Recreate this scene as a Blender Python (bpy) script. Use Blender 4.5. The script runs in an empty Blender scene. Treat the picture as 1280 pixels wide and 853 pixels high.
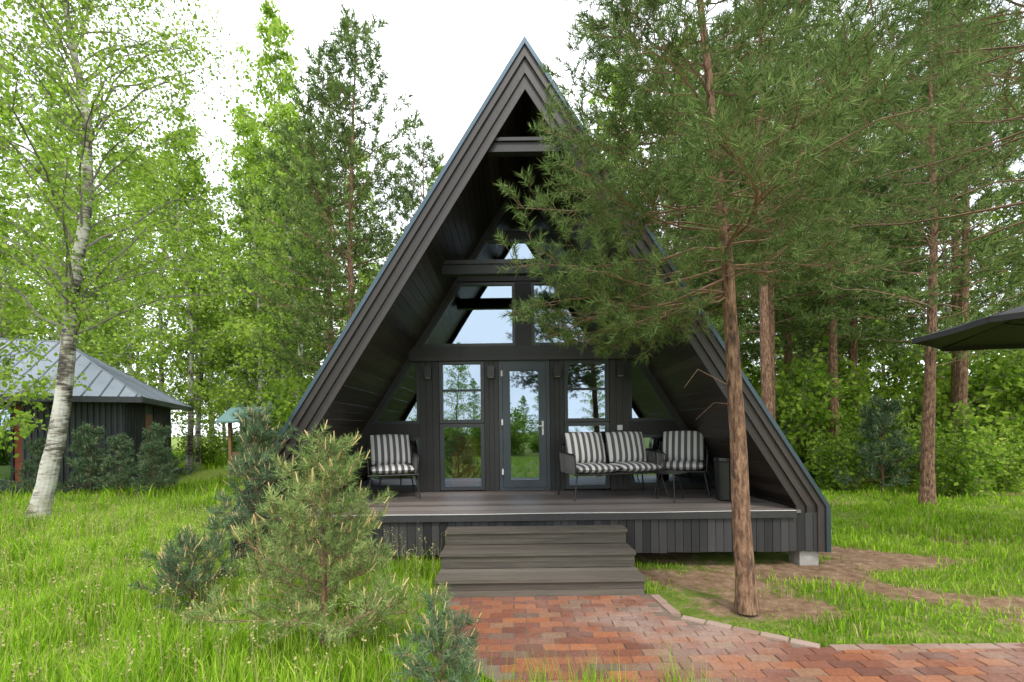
import bpy, math, numpy as np
from mathutils import Matrix, Vector
R = np.random.default_rng(7)
sc = bpy.context.scene

# ------------------------------------------------------------------ mesh builder
class MB:
    def __init__(s): s.v=[]; s.n=0; s.f=[]
    def add(s, v, f, m=0):
        v=np.asarray(v,float).reshape(-1,3); f=np.asarray(f,int)
        if len(f)==0: return
        s.f.append((f+s.n, m)); s.v.append(v); s.n+=len(v)
    def build(s, name, mats, smooth=False, parent=None, attr=None):
        me=bpy.data.meshes.new(name)
        V=np.concatenate(s.v)
        li=np.concatenate([f.ravel() for f,_ in s.f])
        tot=np.concatenate([np.full(len(f),f.shape[1]) for f,_ in s.f])
        mi=np.concatenate([np.full(len(f),m) for f,m in s.f])
        st=np.concatenate([[0],np.cumsum(tot)[:-1]])
        me.vertices.add(len(V)); me.vertices.foreach_set("co",V.astype(np.float32).ravel())
        me.loops.add(len(li)); me.loops.foreach_set("vertex_index",li.astype(np.int32))
        me.polygons.add(len(tot)); me.polygons.foreach_set("loop_start",st.astype(np.int32))
        for m in mats: me.materials.append(m)
        me.polygons.foreach_set("material_index",mi.astype(np.int32))
        me.polygons.foreach_set("use_smooth",np.full(len(tot),smooth))
        me.update(calc_edges=True)
        if attr is not None:
            a=me.attributes.new(attr[0],'FLOAT','POINT'); a.data.foreach_set("value",attr[1].astype(np.float32))
        o=bpy.data.objects.new(name,me); sc.collection.objects.link(o)
        if parent: adopt(o,parent)
        return o
def adopt(o,p):
    o.parent=p; o.matrix_parent_inverse=Matrix.LocRotScale(p.location,p.rotation_euler,p.scale).inverted()
def empty(name,loc=(0,0,0)):
    e=bpy.data.objects.new(name,None); e.empty_display_size=.2; e.location=loc; sc.collection.objects.link(e); return e
BF=[[0,3,2,1],[4,5,6,7],[0,1,5,4],[1,2,6,5],[2,3,7,6],[3,0,4,7]]
def box(mb,x0,x1,y0,y1,z0,z1,m=0):
    mb.add([[x0,y0,z0],[x1,y0,z0],[x1,y1,z0],[x0,y1,z0],[x0,y0,z1],[x1,y0,z1],[x1,y1,z1],[x0,y1,z1]],BF,m)
def hexa(mb,p,m=0): mb.add(p,BF,m)
def prism_xz(mb,quad,y0,y1,m=0):
    a=[[q[0],y0,q[1]] for q in quad]; b=[[q[0],y1,q[1]] for q in quad]; mb.add(a+b,BF,m)
def nrm(a): return a/np.maximum(np.linalg.norm(a,axis=-1,keepdims=True),1e-9)
def tube(mb,pts,rad,sides=8,m=0,cap=False):
    pts=np.asarray(pts,float); n=len(pts); rad=np.broadcast_to(np.asarray(rad,float),(n,))
    d=np.gradient(pts,axis=0); d=nrm(d)
    ref=np.array([1.,0,0]) if abs(d[0][0])<.8 else np.array([0,1.,0])
    u=nrm(np.cross(d,ref)); w=np.cross(d,u)
    a=np.linspace(0,2*np.pi,sides,endpoint=False)
    V=pts[:,None]+rad[:,None,None]*(np.cos(a)[None,:,None]*u[:,None]+np.sin(a)[None,:,None]*w[:,None])
    f=[]
    for i in range(n-1):
        for j in range(sides):
            k=(j+1)%sides; f.append([i*sides+j,i*sides+k,(i+1)*sides+k,(i+1)*sides+j])
    mb.add(V,f,m)
    if cap:
        for i in (0,n-1):
            c=np.vstack([V[i],pts[i]]); mb.add(c,[[j,(j+1)%sides,sides] for j in range(sides)],m)
def segs(mb,A,B,ra,rb,sides=4,m=0):
    A=np.asarray(A,float);B=np.asarray(B,float);n=len(A)
    if n==0:return
    ra=np.asarray(ra,float);rb=np.asarray(rb,float)
    d=nrm(B-A); ref=np.where(np.abs(d[:,2:3])>.8,np.array([[1.,0,0]]),np.array([[0,0,1.]]))
    u=nrm(np.cross(d,ref)); w=np.cross(d,u)
    a=np.linspace(0,2*np.pi,sides,endpoint=False)
    ring=np.cos(a)[None,:,None]*u[:,None]+np.sin(a)[None,:,None]*w[:,None]
    V=np.concatenate([A[:,None]+ra[:,None,None]*ring,B[:,None]+rb[:,None,None]*ring],1)
    j=np.arange(sides);k=(j+1)%sides
    f=np.stack([j,k,k+sides,j+sides],1)
    F=(f[None]+(np.arange(n)*2*sides)[:,None,None]).reshape(-1,4)
    mb.add(V.reshape(-1,3),F,m)
def needles(mb,P,D,L,N,ln,wd,rng,m=1,spread=.75):
    P=np.repeat(np.asarray(P),N,0);D=np.repeat(np.asarray(D),N,0);L=np.repeat(np.asarray(L),N)
    n=len(P)
    r=rng.normal(size=(n,3)); r=nrm(r-(r*D).sum(1,keepdims=True)*D)
    u=rng.random(n)
    b=P+D*(L*u)[:,None]
    dr=nrm(D*(.45+.6*rng.random(n)*u)[:,None]+r*spread+np.array([0,0,.12]))
    l=ln*(.7+.5*rng.random(n))
    s=nrm(np.cross(dr,rng.normal(size=(n,3))))*(wd/2)
    V=np.stack([b-s,b+s,b+dr*l[:,None]],1).reshape(-1,3)
    mb.add(V,np.arange(3*n).reshape(-1,3),m)
def leaves(mb,P,size,rng,m=1,flat=.5):
    n=len(P); P=np.asarray(P)
    d=nrm(rng.normal(size=(n,3))+np.array([0,0,-.5])); w=nrm(np.cross(d,rng.normal(size=(n,3))+np.array([0,0,flat])))
    s=size*(.6+.7*rng.random((n,1)))
    V=np.stack([P,P+d*s*.5+w*s*.38,P+d*s,P+d*s*.5-w*s*.38],1).reshape(-1,3)
    mb.add(V,np.arange(4*n).reshape(-1,4),m)

# ------------------------------------------------------------------ materials
def mat(name):
    m=bpy.data.materials.new(name); m.use_nodes=True; nt=m.node_tree; nt.nodes.clear()
    o=nt.nodes.new('ShaderNodeOutputMaterial'); return m,nt,o
def N(nt,t,**k):
    n=nt.nodes.new(t)
    for a,b in k.items(): setattr(n,a,b)
    return n
def ramp(nt,fac,stops):
    r=N(nt,'ShaderNodeValToRGB'); e=r.color_ramp.elements
    e[0].position=stops[0][0]; e[0].color=(*stops[0][1],1)
    e[1].position=stops[-1][0]; e[1].color=(*stops[-1][1],1)
    for p,c in stops[1:-1]:
        x=e.new(p); x.color=(*c,1)
    nt.links.new(fac,r.inputs[0]); return r.outputs[0]
def coords(nt,scale=(1,1,1),kind='Object'):
    tc=N(nt,'ShaderNodeTexCoord'); mp=N(nt,'ShaderNodeMapping'); mp.inputs['Scale'].default_value=scale
    nt.links.new(tc.outputs[kind],mp.inputs[0]); return mp.outputs[0]
def surf(name,c1,c2,rough=.6,scale=(1,1,1),ns=4,bump=.2,island=.5,metal=0,spec=.5,dist=.01,mid=None):
    m,nt,o=mat(name); p=N(nt,'ShaderNodeBsdfPrincipled'); L=nt.links.new
    co=coords(nt,scale); no=N(nt,'ShaderNodeTexNoise'); no.inputs['Scale'].default_value=ns; no.inputs['Detail'].default_value=7
    no.inputs['Roughness'].default_value=.65
    L(co,no.inputs[0])
    g=N(nt,'ShaderNodeNewGeometry'); mx=N(nt,'ShaderNodeMix'); mx.inputs[0].default_value=island
    L(no.outputs[0],mx.inputs[2]); L(g.outputs['Random Per Island'],mx.inputs[3])
    st=[(.25,c1),(.75,c2)] if mid is None else [(.36,c1),(.5,mid),(.66,c2)]
    col=ramp(nt,mx.outputs[0],st); L(col,p.inputs['Base Color'])
    p.inputs['Metallic'].default_value=metal; p.inputs['Specular IOR Level'].default_value=spec
    mr=N(nt,'ShaderNodeMapRange'); L(no.outputs[0],mr.inputs[0]); mr.inputs[3].default_value=rough-.12; mr.inputs[4].default_value=min(1,rough+.15)
    L(mr.outputs[0],p.inputs['Roughness'])
    b=N(nt,'ShaderNodeBump'); b.inputs['Strength'].default_value=bump; b.inputs['Distance'].default_value=dist
    L(no.outputs[0],b.inputs['Height']); L(b.outputs[0],p.inputs['Normal'])
    L(p.outputs[0],o.inputs[0]); return m
def foliage(name,stops,trans=.35,patch=.6):
    m,nt,o=mat(name); L=nt.links.new
    g=N(nt,'ShaderNodeNewGeometry'); no=N(nt,'ShaderNodeTexNoise'); no.inputs['Scale'].default_value=patch; no.inputs['Detail'].default_value=1
    L(g.outputs['Position'],no.inputs[0])
    mx=N(nt,'ShaderNodeMix'); mx.inputs[0].default_value=.5; L(no.outputs[0],mx.inputs[2]); L(g.outputs['Random Per Island'],mx.inputs[3])
    col=ramp(nt,mx.outputs[0],stops)
    d=N(nt,'ShaderNodeBsdfDiffuse'); t=N(nt,'ShaderNodeBsdfTranslucent'); s=N(nt,'ShaderNodeMixShader'); s.inputs[0].default_value=trans
    L(col,d.inputs[0]); L(col,t.inputs[0]); L(d.outputs[0],s.inputs[1]); L(t.outputs[0],s.inputs[2])
    L(s.outputs[0],o.inputs[0]); return m

M_black=surf('black_stained_wood',(.011,.011,.012),(.032,.029,.028),.5,(1,1,1),6,.25,.5)
M_soffit=surf('soffit_wood',(.020,.015,.012),(.055,.041,.034),.40,(6,.7,6),3,.3,.6)
M_fascia=surf('fascia_wood',(.024,.019,.018),(.055,.043,.040),.45,(3,3,1),5,.25,.5)
M_flash=surf('slate_metal',(.055,.085,.11),(.085,.12,.15),.35,(1,1,1),2,.05,.2,.6)
M_deck=surf('deck_wood',(.10,.083,.076),(.24,.205,.185),.5,(1,9,9),3,.35,.55)
M_step=surf('step_wood',(.050,.042,.033),(.165,.142,.115),.6,(.8,14,14),3,.5,.35)
M_skirt=surf('skirt_wood',(.014,.014,.016),(.052,.050,.052),.6,(9,9,1),3,.4,.6)
M_frame=surf('window_frame',(.026,.031,.036),(.038,.043,.048),.35,(1,1,1),3,.03,.2)
M_doorf=surf('door_frame',(.034,.046,.058),(.048,.062,.075),.35,(1,1,1),3,.03,.2)
M_conc=surf('concrete',(.28,.27,.25),(.48,.46,.43),.85,(1,1,1),12,.5,.1)
M_int=surf('interior_wood',(.20,.11,.06),(.36,.22,.13),.6,(1,1,1),4,.1,.3)
M_orange=surf('orange_fabric',(.60,.16,.03),(.75,.28,.07),.9,(1,1,1),8,.1,.3)
M_white=surf('white_plastic',(.7,.7,.68),(.82,.82,.8),.5,(1,1,1),3,.02,.2)
M_bmetal=surf('black_metal',(.012,.012,.013),(.022,.022,.022),.35,(1,1,1),5,.05,.2)
M_rope=surf('grey_rope',(.10,.10,.10),(.2,.19,.18),.85,(1,1,1),60,.5,.4)
M_red=surf('red_panel',(.26,.05,.02),(.38,.09,.035),.5,(4,4,1),4,.2,.4)
M_roofm=surf('standing_seam_metal',(.16,.185,.22),(.24,.27,.31),.30,(1,1,1),2,.05,.35,.55)
M_rib=surf('ribbed_black_wall',(.022,.026,.034),(.045,.048,.058),.5,(1,1,1),4,.1,.4)
M_umb=surf('umbrella_fabric',(.022,.022,.024),(.04,.038,.038),.75,(1,1,1),30,.1,.3)
M_teal=surf('teal_roof',(.10,.2,.2),(.16,.28,.27),.5,(1,1,1),4,.1,.3)
M_pbark=surf('pine_bark',(.07,.042,.03),(.46,.28,.18),.9,(11,11,3.2),2.6,1.0,.0,dist=.06,mid=(.25,.135,.08))
M_pbranch=surf('pine_branch_bark',(.13,.08,.05),(.32,.19,.12),.85,(5,5,5),5,.5,.3)
M_branch=surf('birch_branch_bark',(.12,.10,.085),(.30,.27,.23),.85,(5,5,5),5,.5,.3)
M_candle=surf('pine_candle',(.50,.34,.15),(.65,.48,.24),.8,(5,5,5),5,.2,.5)
F_pine=foliage('pine_needles',[(.22,(.06,.105,.037)),(.5,(.145,.215,.068)),(.78,(.30,.38,.14))],.3,1.6)
F_pineb=foliage('pine_needles_far',[(.22,(.055,.10,.035)),(.5,(.14,.21,.062)),(.78,(.29,.38,.12))],.3,.7)
F_young=foliage('young_pine_needles',[(.2,(.10,.165,.06)),(.5,(.25,.34,.11)),(.8,(.46,.54,.21))],.25,3.0)
F_blue=foliage('bluish_pine_needles',[(.2,(.05,.10,.06)),(.5,(.125,.20,.105)),(.8,(.25,.34,.18))],.25,2.5)
F_birch=foliage('birch_leaves',[(.22,(.14,.25,.025)),(.5,(.30,.46,.06)),(.78,(.52,.67,.12))],.5,.6)
F_shrub=foliage('shrub_leaves',[(.22,(.10,.20,.025)),(.5,(.26,.42,.045)),(.78,(.50,.64,.11))],.45,.7)
F_grass=foliage('grass_blades',[(.2,(.11,.23,.015)),(.5,(.26,.47,.025)),(.8,(.50,.68,.085))],.4,.9)
F_straw=foliage('dry_grass',[(.2,(.30,.28,.10)),(.8,(.58,.52,.26))],.3,1)

def birch_bark():
    m,nt,o=mat('birch_bark'); L=nt.links.new; p=N(nt,'ShaderNodeBsdfPrincipled')
    a=N(nt,'ShaderNodeTexNoise'); a.inputs['Scale'].default_value=3; a.inputs['Detail'].default_value=6; a.inputs['Roughness'].default_value=.7
    L(coords(nt,(1.6,1.6,7)),a.inputs[0])
    b=N(nt,'ShaderNodeTexNoise'); b.inputs['Scale'].default_value=2.2; b.inputs['Detail'].default_value=5; L(coords(nt,(1,1,.8)),b.inputs[0])
    ad=N(nt,'ShaderNodeMath',operation='ADD'); L(a.outputs[0],ad.inputs[0]); L(b.outputs[0],ad.inputs[1])
    hf=N(nt,'ShaderNodeMath',operation='MULTIPLY'); hf.inputs[1].default_value=.5; L(ad.outputs[0],hf.inputs[0])
    col=ramp(nt,hf.outputs[0],[(.42,(.035,.03,.026)),(.48,(.20,.17,.145)),(.53,(.50,.47,.42)),(.7,(.72,.70,.66))])
    L(col,p.inputs['Base Color']); p.inputs['Roughness'].default_value=.75
    bu=N(nt,'ShaderNodeBump'); bu.inputs['Strength'].default_value=.8; bu.inputs['Distance'].default_value=.02; L(hf.outputs[0],bu.inputs['Height']); L(bu.outputs[0],p.inputs['Normal'])
    L(p.outputs[0],o.inputs[0]); return m
M_birch=birch_bark()
def glass():
    m,nt,o=mat('window_glass'); L=nt.links.new
    t=N(nt,'ShaderNodeBsdfTransparent'); t.inputs[0].default_value=(.62,.66,.66,1)
    g=N(nt,'ShaderNodeBsdfGlossy'); g.inputs['Roughness'].default_value=0.0; g.inputs['Color'].default_value=(.50,.62,.74,1)
    no=N(nt,'ShaderNodeTexNoise'); no.inputs['Scale'].default_value=1.3; L(coords(nt),no.inputs[0])
    b=N(nt,'ShaderNodeBump'); b.inputs['Strength'].default_value=.03; b.inputs['Distance'].default_value=.05; L(no.outputs[0],b.inputs['Height']); L(b.outputs[0],g.inputs['Normal'])
    f=N(nt,'ShaderNodeFresnel'); f.inputs[0].default_value=1.5
    ma=N(nt,'ShaderNodeMath',operation='MULTIPLY_ADD'); ma.inputs[1].default_value=.6; ma.inputs[2].default_value=.46; L(f.outputs[0],ma.inputs[0])
    s=N(nt,'ShaderNodeMixShader'); L(ma.outputs[0],s.inputs[0]); L(t.outputs[0],s.inputs[1]); L(g.outputs[0],s.inputs[2]); L(s.outputs[0],o.inputs[0]); return m
M_glass=glass()
def stripes():
    m,nt,o=mat('striped_fabric'); L=nt.links.new; p=N(nt,'ShaderNodeBsdfPrincipled')
    tc=N(nt,'ShaderNodeTexCoord'); sx=N(nt,'ShaderNodeSeparateXYZ'); L(tc.outputs['Object'],sx.inputs[0])
    a=N(nt,'ShaderNodeMath',operation='MULTIPLY_ADD'); a.inputs[1].default_value=1/.088; a.inputs[2].default_value=.25; L(sx.outputs[0],a.inputs[0])
    f=N(nt,'ShaderNodeMath',operation='FRACT'); L(a.outputs[0],f.inputs[0])
    col=ramp(nt,f.outputs[0],[(.0,(.68,.66,.62)),(.47,(.68,.66,.62)),(.5,(.10,.10,.12)),(1,(.10,.10,.12))])
    no=N(nt,'ShaderNodeTexNoise'); no.inputs['Scale'].default_value=14; L(tc.outputs['Object'],no.inputs[0])
    b=N(nt,'ShaderNodeBump'); b.inputs['Strength'].default_value=.4; b.inputs['Distance'].default_value=.02; L(no.outputs[0],b.inputs['Height']); L(b.outputs[0],p.inputs['Normal'])
    L(col,p.inputs['Base Color']); p.inputs['Roughness'].default_value=.9; L(p.outputs[0],o.inputs[0]); return m
M_stripe=stripes()

# ------------------------------------------------------------------ trees
def pine(name,seed,trunk,rad,z0,Lf,ef,nb,fol,ntw=1.0,N_=30,ln=.07,wd=.003,tuft=.14,candle=False,step=.14,dead=0,sub=.11,azf=None,bare=.3,sides=12,brk=.008,zp=.92,extra=()):
    rng=np.random.default_rng(seed); mb=MB(); trunk=np.asarray(trunk,float)
    H=trunk[-1][2]; zs=trunk[:,2]; far=H>9
    zz=np.linspace(0,H,28 if H>3 else 8)
    tp=np.stack([np.interp(zz,zs,trunk[:,0]),np.interp(zz,zs,trunk[:,1]),zz],1)
    if H>3:
        tp[:,:2]+=np.cumsum(rng.normal(size=(len(zz),2))*.008,0)*min(1,H/8)
    tr=rad*(1-.93*(zz/H)**.9); tr[0]*=1.2
    tube(mb,tp,tr,sides,0)
    SA=[];SB=[];ra=[];rb=[];TP=[];TD=[];TL=[]; CP=[];CD=[]
    def tr_at(z): return np.array([np.interp(z,zz,tp[:,0]),np.interp(z,zz,tp[:,1]),z])
    def seg(a,b,r0,r1): SA.append(a);SB.append(b);ra.append(r0);rb.append(r1)
    specs=[]
    for i in range(nb):
        t=(i+rng.random())/nb
        specs.append((z0+(H-z0)*(t**zp),azf(i,rng) if azf else i*2.39996+rng.normal()*.35,Lf(t)*(.72+.5*rng.random()),ef(t)+rng.normal()*.12))
    specs+=list(extra)
    for z,az,L,e in specs:
        p=tr_at(min(z,H*.995)); n=7; br=max(.0035,brk*L)
        daz=rng.normal()*.12
        pts=[p]; dirs=[]
        for k in range(n):
            az+=daz+rng.normal()*.10; ee=e+(k/n)**1.5*.35*rng.random()+rng.normal()*.10
            d=np.array([math.cos(az)*math.cos(ee),math.sin(az)*math.cos(ee),math.sin(ee)]); dirs.append(d)
            q=pts[-1]+d*L/n; pts.append(q)
            seg(pts[-2],q,br*(1-k/n*.85),br*(1-(k+1)/n*.85))
        pts=np.array(pts)
        TP.append(pts[-1]-dirs[-1]*tuft*.6);TD.append(dirs[-1]);TL.append(tuft)
        CP.append(pts[-1]);CD.append(dirs[-1])
        s=L*bare
        sd=1
        while s<L*.97:
            u=s/L; k=min(n-1,int(u*n)); fr=u*n-k; q=pts[k]*(1-fr)+pts[k+1]*fr; d=dirs[k]
            sd=-sd; ang=sd*(.75+.3*rng.random())
            c,s_=math.cos(ang),math.sin(ang); dd=np.array([d[0]*c-d[1]*s_,d[0]*s_+d[1]*c,d[2]+.1+rng.normal()*.3]); dd=dd/np.linalg.norm(dd)
            l=(.18+.42*L*(1-u)*(.5+.7*rng.random()))*ntw
            l=min(l,.9)
            m_=3; a=q
            for j in range(m_):
                d2=dd+np.array([0,0,.12*j])+rng.normal(size=3)*.12; d2/=np.linalg.norm(d2)
                b=a+d2*l/m_; seg(a,b,.004*(1-j*.25)*(1+L*.1),.003*(1-j*.25)); 
                x=.3
                while x<1:
                    if j>0 or l<.35 or rng.random()<.45:
                        o=a+(b-a)*x; d3=d2+nrm(rng.normal(size=3)+np.array([0,0,.25]))*.9; d3/=np.linalg.norm(d3)
                        l3=(.06+.1*rng.random())*ntw
                        if not far: seg(o,o+d3*l3,.0025,.002)
                        TP.append(o+d3*l3*.3);TD.append(d3);TL.append(tuft)
                        CP.append(o+d3*(l3*.3+tuft));CD.append(d3)
                    x+=sub/(l/m_)
                a=b
            TP.append(a-d2*tuft*.3);TD.append(d2);TL.append(tuft); CP.append(a+d2*tuft*.6);CD.append(d2)
            s+=step*(.7+.6*rng.random())
    for i in range(dead):
        z=z0*(.45+.55*rng.random()); az=rng.random()*6.28; p=tr_at(z); L=.08+.25*rng.random()**2
        q=p+np.array([math.cos(az),math.sin(az),.1+.3*rng.normal()])*L; seg(p,q,.006,.003)
        seg(q,q+np.array([math.cos(az+.6),math.sin(az+.6),-.2+.5*rng.normal()])*L*.6,.003,.0015)
    top=tp[-1]; TP.append(top-np.array([0,0,tuft]));TD.append(np.array([0,0,1.]));TL.append(tuft*1.3);CP.append(top);CD.append(np.array([0,0,1.]))
    segs(mb,SA,SB,ra,rb,3 if far else 4,1)
    needles(mb,TP,TD,TL,N_,ln,wd,rng,2)
    if candle:
        CP=np.array(CP);CD=nrm(np.array(CD)+np.array([0,0,1.0])); sel=rng.random(len(CP))<.3
        A=CP[sel];D=CD[sel];n=len(A); l=.025+.05*rng.random((n,1))
        segs(mb,A-D*.02,A+D*l,np.full(n,.005),np.full(n,.003),5,3)
    return mb.build(name,[M_pbark,M_pbranch,fol,M_candle])

def birch(name,seed,trunk,rad,z0,Lf,nb,leafn,leaf,brk=.008,side=3):
    rng=np.random.default_rng(seed); mb=MB(); trunk=np.asarray(trunk,float); H=trunk[-1][2]
    zz=np.linspace(0,H,34)
    tp=np.stack([np.interp(zz,trunk[:,2],trunk[:,0]),np.interp(zz,trunk[:,2],trunk[:,1]),zz],1)
    for _ in range(2): tp[1:-1]=.25*tp[:-2]+.5*tp[1:-1]+.25*tp[2:]
    tp[:,:2]+=np.cumsum(rng.normal(size=(34,2))*.012,0)
    tr=rad*(1-.92*(zz/H)**.9); tr[0]*=1.35; tr[1]*=1.05
    tube(mb,tp,tr,14,0)
    SA=[];SB=[];ra=[];rb=[];LP=[]
    BA=[];BB=[];b0=[];b1=[]
    for i in range(nb):
        t=(i+rng.random())/nb; z=z0+(H-z0)*t**.95; az=i*2.4+rng.normal()*.4
        L=Lf(t)*(.6+.7*rng.random()); e=.85+.3*t+rng.normal()*.2
        p=np.array([np.interp(z,zz,tp[:,0]),np.interp(z,zz,tp[:,1]),z]); n=8
        br=min(brk*L+.003,.03); droop=.8+.7*rng.random()
        for k in range(n):
            az+=rng.normal()*.2; ee=e-droop*(k/n)**1.2+rng.normal()*.16
            d=np.array([math.cos(az)*math.cos(ee),math.sin(az)*math.cos(ee),math.sin(ee)])
            q=p+d*L/n
            BA.append(p);BB.append(q);b0.append(br*(1-k/n*.9));b1.append(br*(1-(k+1)/n*.9))
            if k>=1:
                for j in range(side):
                    o=p+(q-p)*rng.random(); a2=az+rng.normal()*1.1; l=(.25+.5*rng.random())*(1.1-.4*k/n)*min(1.3,.5+L*.35)
                    m1=o+np.array([math.cos(a2),math.sin(a2),.25+.3*rng.normal()])*l*.6
                    m2=m1+np.array([math.cos(a2)*.4,math.sin(a2)*.4,-.5-.5*rng.random()])*l*.9
                    SA+= [o,m1];SB+=[m1,m2];ra+=[.005,.003];rb+=[.003,.0015]
                    u=rng.random((leafn,1)); 
                    base=np.where(u<.45,o+(m1-o)*(u/.45),m1+(m2-m1)*((u-.45)/.55))
                    LP.append(base+rng.normal(size=(leafn,3))*(.05+.08*l))
            p=q
    segs(mb,BA,BB,b0,b1,5,1); segs(mb,SA,SB,ra,rb,3,1)
    leaves(mb,np.concatenate(LP),leaf,rng,2)
    return mb.build(name,[M_birch,M_branch,F_birch])

def shrub(name,seed,h,w,n,leaf,fol):
    rng=np.random.default_rng(seed); mb=MB(); A=[];B=[];LP=[]
    for i in range(n):
        a=rng.random()*6.28; lean=rng.random()**.7*.9; l=h*(.35+.75*rng.random()); p=np.array([rng.normal()*.15*w,rng.normal()*.15*w,0])
        for k in range(4):
            q=p+np.array([math.cos(a)*lean*w*.4,math.sin(a)*lean*w*.4,1.])*l/4+rng.normal(size=3)*.05
            A.append(p);B.append(q)
            for j in range(4 if k>0 else 2):
                c=p+(q-p)*rng.random(); d=nrm(rng.normal(size=3)+np.array([0,0,.4]))*(.12+.28*rng.random())*w*.6
                A.append(c);B.append(c+d); LP.append(c+d*rng.random((10,1))+rng.normal(size=(10,3))*.07)
            p=q
    n2=len(A); segs(mb,A,B,np.full(n2,.006),np.full(n2,.003),3,0); leaves(mb,np.concatenate(LP),leaf,rng,1)
    return mb.build(name,[M_branch,fol])

def az_h(i,rng):
    return [3.3,2.5,-.4,3.9,.3,2.9,1.4,-2.2,.1,-.9,3.5,.7][i%12]+rng.normal()*.35
pine('pine_tree',11,[(2.03,4.12,0),(1.92,4.12,1.6),(1.85,4.14,3.2),(1.74,4.15,4.6),(1.66,4.2,5.6),(1.6,4.2,7.4)],.086,2.75,
     lambda t:1.55*(1-t)**1.1+.32, lambda t:-.05+.55*t, 86, F_pine, N_=32,ln=.080,wd=.0070,tuft=.12,step=.105,sub=.09,dead=6,azf=az_h,bare=.22,zp=1.0,
     extra=[(2.75,3.05,1.9,-.16),(2.9,3.35,1.9,-.24),(3.0,2.8,2.0,-.18),(3.15,3.2,1.95,-.08),(3.3,3.5,1.7,-.04),(3.5,3.0,1.85,.0),(3.8,3.2,1.6,.06),
            (2.8,2.45,1.5,-.25),(2.75,3.7,1.1,-.3),(2.8,3.2,1.2,-.3),(2.9,4.1,.9,-.2),(3.0,-.1,1.3,-.1),(3.3,.4,1.3,.0),(3.6,-.4,1.2,.1)])
pine('pine_tree',23,[(6.0,4.5,0),(5.9,4.5,3),(5.8,4.5,8)],.12,3.5,lambda t:2.5*(1-t)**.5+.4,lambda t:.0+.55*t,58,F_pine,
     N_=22,ln=.08,wd=.0075,tuft=.11,step=.15,sub=.13,bare=.3,brk=.0065,azf=lambda i,r:3.1+r.normal()*1.0 if i%3 else r.random()*6.28)
PB=[]
for k in range(3):
    H=[13.5,15,12][k]
    o=pine('pine_tree',40+k,[(0,0,0),(.15*(k-1),.1,H*.5),(.1,0,H)],.15,[4.0,5.5,3.2][k],
       lambda t:2.9*(1-t)**.7*min(1,.55+t*3)+.35,lambda t:.10+.65*t,[84,66,74][k],F_pineb,N_=10,ln=.19,wd=.034,tuft=.2,step=.25,sub=.21,dead=16,sides=9,bare=.18)
    PB.append(o)
BB_=[]
for k in range(3):
    H=[15,17,13][k]
    o=birch('birch_tree',60+k,[(0,0,0),(.2*(k-1),.1,H*.4),(.3*(1-k),-.2,H*.75),(0,0,H)],.13,[2.2,3.4,1.6][k],lambda t:2.9*(1-t)**.7+.4,[46,44,42][k],8,.15)
    BB_.append(o)
birch('birch_tree',5,[(-8.5,8.46,0),(-8.15,8.46,1.4),(-7.85,8.46,3.2),(-7.76,8.46,4.4),(-7.45,8.46,5.5),(-7.3,8.4,7),(-7.7,8.4,9.5),(-7.6,8.4,12)],.15,2.9,lambda t:3.1*(1-t)**.6+.5,82,19,.066,brk=.006)

def put(o,x,y,s=1,rot=None,parent=None,name=None,z=0):
    n=bpy.data.objects.new(name or o.name.split('.')[0],o.data); sc.collection.objects.link(n)
    n.location=(x,y,z); n.rotation_euler=(0,0,R.random()*6.28 if rot is None else rot); n.scale=(s,s,s*(1 if parent is None else .9+.2*R.random()))
    if parent: n.parent=parent
    return n
def place(o,x,y,s=1,rot=0): o.location=(x,y,0); o.scale=(s,s,s); o.rotation_euler=(0,0,rot)
place(PB[0],-4.5,13.9,1.0,.5); place(PB[2],-5.5,14.6,1.02,2.0); place(PB[1],5.75,10.6,.9,1.)
put(PB[0],6.6,12.2,1.0); put(PB[1],9.0,13.2,1.0); put(PB[2],11.3,12.0,1.05); put(PB[0],13.6,14.5,1.1); put(PB[2],8.0,16.5,1.1)
put(PB[2],8.3,9.5,.85); put(PB[2],10.4,14.5,1.1); put(PB[0],5.2,15.5,1.0); put(PB[0],-3.0,16.5,.85)
place(BB_[0],-9.2,19.5,1.0,1); place(BB_[1],-12.8,23,1.0,2.); place(BB_[2],-8.0,17.6,.95,.3)
put(BB_[0],-11.4,21.5,1.0); put(BB_[2],-16.3,22,1.1); put(BB_[1],-19.5,20.5,1.0); put(BB_[1],-7.0,21.5,.85); put(BB_[2],-9.8,24.5,1.1)
put(BB_[0],-17.5,12.5,.9); put(BB_[0],12.5,17,1.0); put(BB_[2],16,13,1.0); put(BB_[1],7,19,1.0); put(BB_[0],-14.0,20.5,1.0); put(BB_[2],-12.0,10.9,.8)
forest=empty('forest')
def ok(x,y):
    if abs(x)<5 and y<18 and y>-8: return False
    if -22<x<-10 and 8<y<21: return False
    if x<-3 and 0<y<17: return False
    if x>0 and 0<y<13 and x<14: return False
    return True
cnt=0
while cnt<112:
    r=17+30*R.random()**.9; a=R.uniform(-1.0,1.0); x=r*math.sin(a)*1.2; y=r*math.cos(a)
    if not ok(x,y) or y<15 or (abs(x-.2)<.13*y) : continue
    left=x<1.5; pr=.8 if left else .4
    lo=.62 if -.45*y<x<0 else .85
    src=BB_[R.integers(3)] if R.random()<pr else PB[[0,2,2][R.integers(3)]]
    put(src,x,y,(lo+.3*R.random()) ,parent=forest); cnt+=1
for i in range(34):
    a=R.uniform(1.5,4.78); r=12+14*R.random(); x=r*math.sin(a); y=r*math.cos(a)
    if abs(x)<4+.28*abs(y): continue
    src=BB_[R.integers(3)] if R.random()<.6 else PB[R.integers(3)]
    put(src,x,y,.6+.25*R.random(),parent=forest)
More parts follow.
